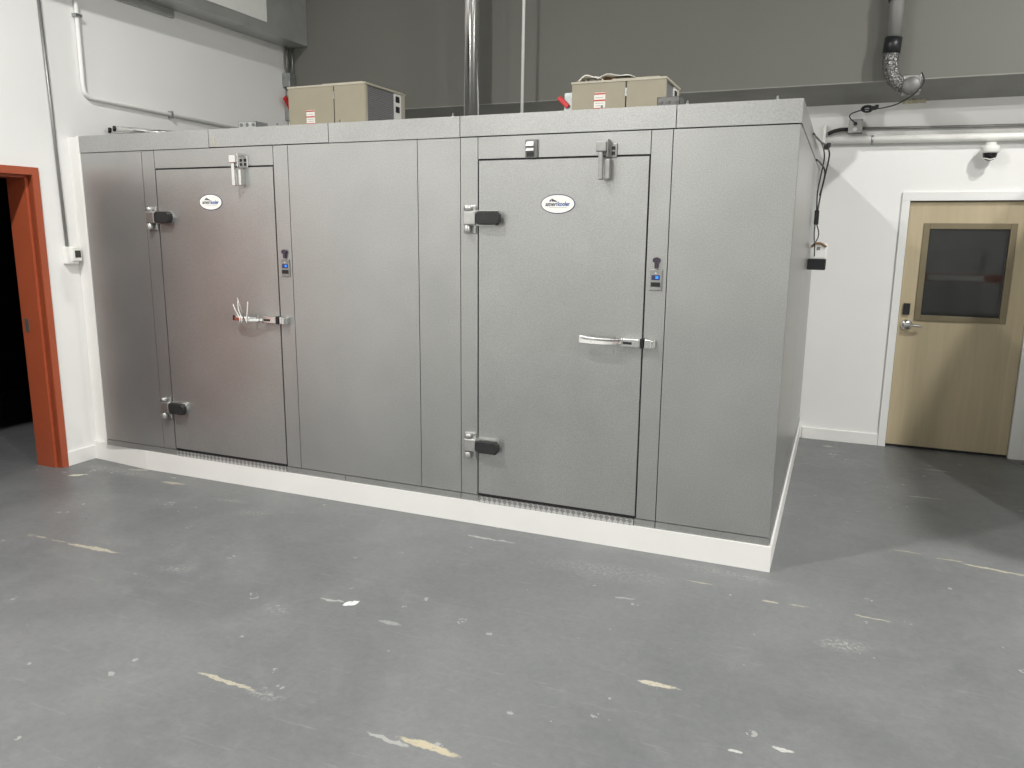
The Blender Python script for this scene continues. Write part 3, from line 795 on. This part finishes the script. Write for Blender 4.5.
# ------------------------------------------------------------------ cords and controller on the side of the cooler
kd = thing('hanging_cord', 'black tangled cord hanging down the right side of the cooler', 'cord', (0.030, 1.980, 2.288))
tube('cord', smooth_path([(.012, 1.15, 2.385), (.022, 1.45, 2.39), (.035, 1.75, 2.40), (.062, 2.02, 2.40), (.085, 2.20, 2.37), (.082, 2.22, 2.30), (.070, 2.22, 2.22), (.055, 2.20, 2.12), (.045, 2.18, 2.02), (.040, 2.15, 1.95)], 6), .0058, M['black'], kd, 8)
tube('cord', smooth_path([(.020, 1.50, 2.40), (.045, 1.85, 2.385), (.058, 2.05, 2.33), (.050, 2.12, 2.26), (.040, 2.12, 2.18), (.030, 2.10, 2.08), (.034, 2.12, 1.95)], 6), .0048, M['black'], kd, 8)
tube('cord', smooth_path([(.016, 1.80, 2.285), (.040, 1.98, 2.275), (.068, 2.14, 2.23), (.062, 2.16, 2.15), (.045, 2.14, 2.06)], 6), .0065, M['black'], kd, 8)
bm = bmesh.new()
for k in range(4): bm_box(bm, .050+.006*k, .082+.004*k, 2.03+.012*k, 2.07+.01*k, 2.375+.008*k, 2.405+.006*k, .003)
link('cord_knot', bm, M['black'], kd)
box('inline_adapter', (.020, .052, 2.12, 2.17, 1.850, 1.955), M['black'], kd, .005)
tube('cord', smooth_path([(.040, 2.14, 1.855), (.058, 2.14, 1.80), (.058, 2.13, 1.76), (.045, 2.10, 1.725)], 6), .004, M['black'], kd, 8)
tube('cord', smooth_path([(.030, 2.14, 1.855), (.030, 2.12, 1.78), (.040, 2.10, 1.70), (.044, 2.108, 1.62)], 6), .004, M['black'], kd, 8)
ct = thing('controller_box', 'small white control unit with black base on the right side of the cooler', 'controller', (.03, 2.15, 1.55))
X0 = .001
bm = bmesh.new(); bm_box(bm, X0+.006, .128, 2.12, 2.19, 1.598, 1.715, .012, 3); link('white_case', bm, M['white'], ct)
bm = bmesh.new(); bm_box(bm, X0, .126, 2.08, 2.20, 1.522, 1.602, .006, 3); link('black_base', bm, M['black'], ct)
bm = bmesh.new(); bm_tube(bm, smooth_path([(.020, 2.115, 1.69), (.04, 2.112, 1.712), (.08, 2.112, 1.716), (.122, 2.115, 1.69)], 5), .008, 10); link('brown_strap', bm, M['brown'], ct)
box('case_print', (.055, .080, 2.1185, 2.1205, 1.665, 1.69), M['conduit'], ct)

rk = thing('added_rack', 'storage rack with orange beams, added far behind the viewer for its reflection in the door window', 'rack', (2.6, -8.2, 0))  # unseen rack, put in only to show faintly in the door glass
for x in (1.2, 3.3):
    for y in (-8.0, -8.6): box('rack_upright', (x, x+.07, y, y+.07, 0, 2.6), M['galv'], rk, .003)
for z in (.86, 2.05): box('rack_beam', (1.2, 3.37, -7.99, -7.93, z, z+.16), M['orange'], rk, .003)
box('rack_shelf', (1.27, 3.30, -8.55, -8.0, .94, .98), M['dim'], rk); box('rack_shelf', (1.27, 3.30, -8.55, -8.0, 2.13, 2.17), M['dim'], rk)
box('rack_sign', (1.9, 2.9, -7.928, -7.92, .88, 1.0), M['white'], rk, .002)

# ------------------------------------------------------------------ lights
def lamp(x, y, z, p, r=.12, col=(1, .985, .95)):
    L = bpy.data.lights.new('lamp', 'AREA'); L.shape = 'DISK'; L.size = 2*r; L.energy = p; L.color = col
    o = bpy.data.objects.new('high_bay_light', L); COL.objects.link(o); o.location = (x, y, z)
    return o
lamp(-2.9, -2.8, 5.17, 190)
lamp(2.85, 0.0, 5.2, 160)
lamp(-2.9, -8.0, 5.2, 170)
lamp(3.6, -4.0, 5.2, 275)

# ------------------------------------------------------------------ camera
cam = bpy.data.cameras.new('camera'); co = bpy.data.objects.new('camera', cam); COL.objects.link(co)
co.location = (.2357, -4.1548, 1.777); co.rotation_euler = (1.3782, -.0093, .3964)
cam.sensor_width = 36; cam.sensor_fit = 'HORIZONTAL'; cam.lens = 779.94/1024*36; cam.clip_start = .05
SC.camera = co
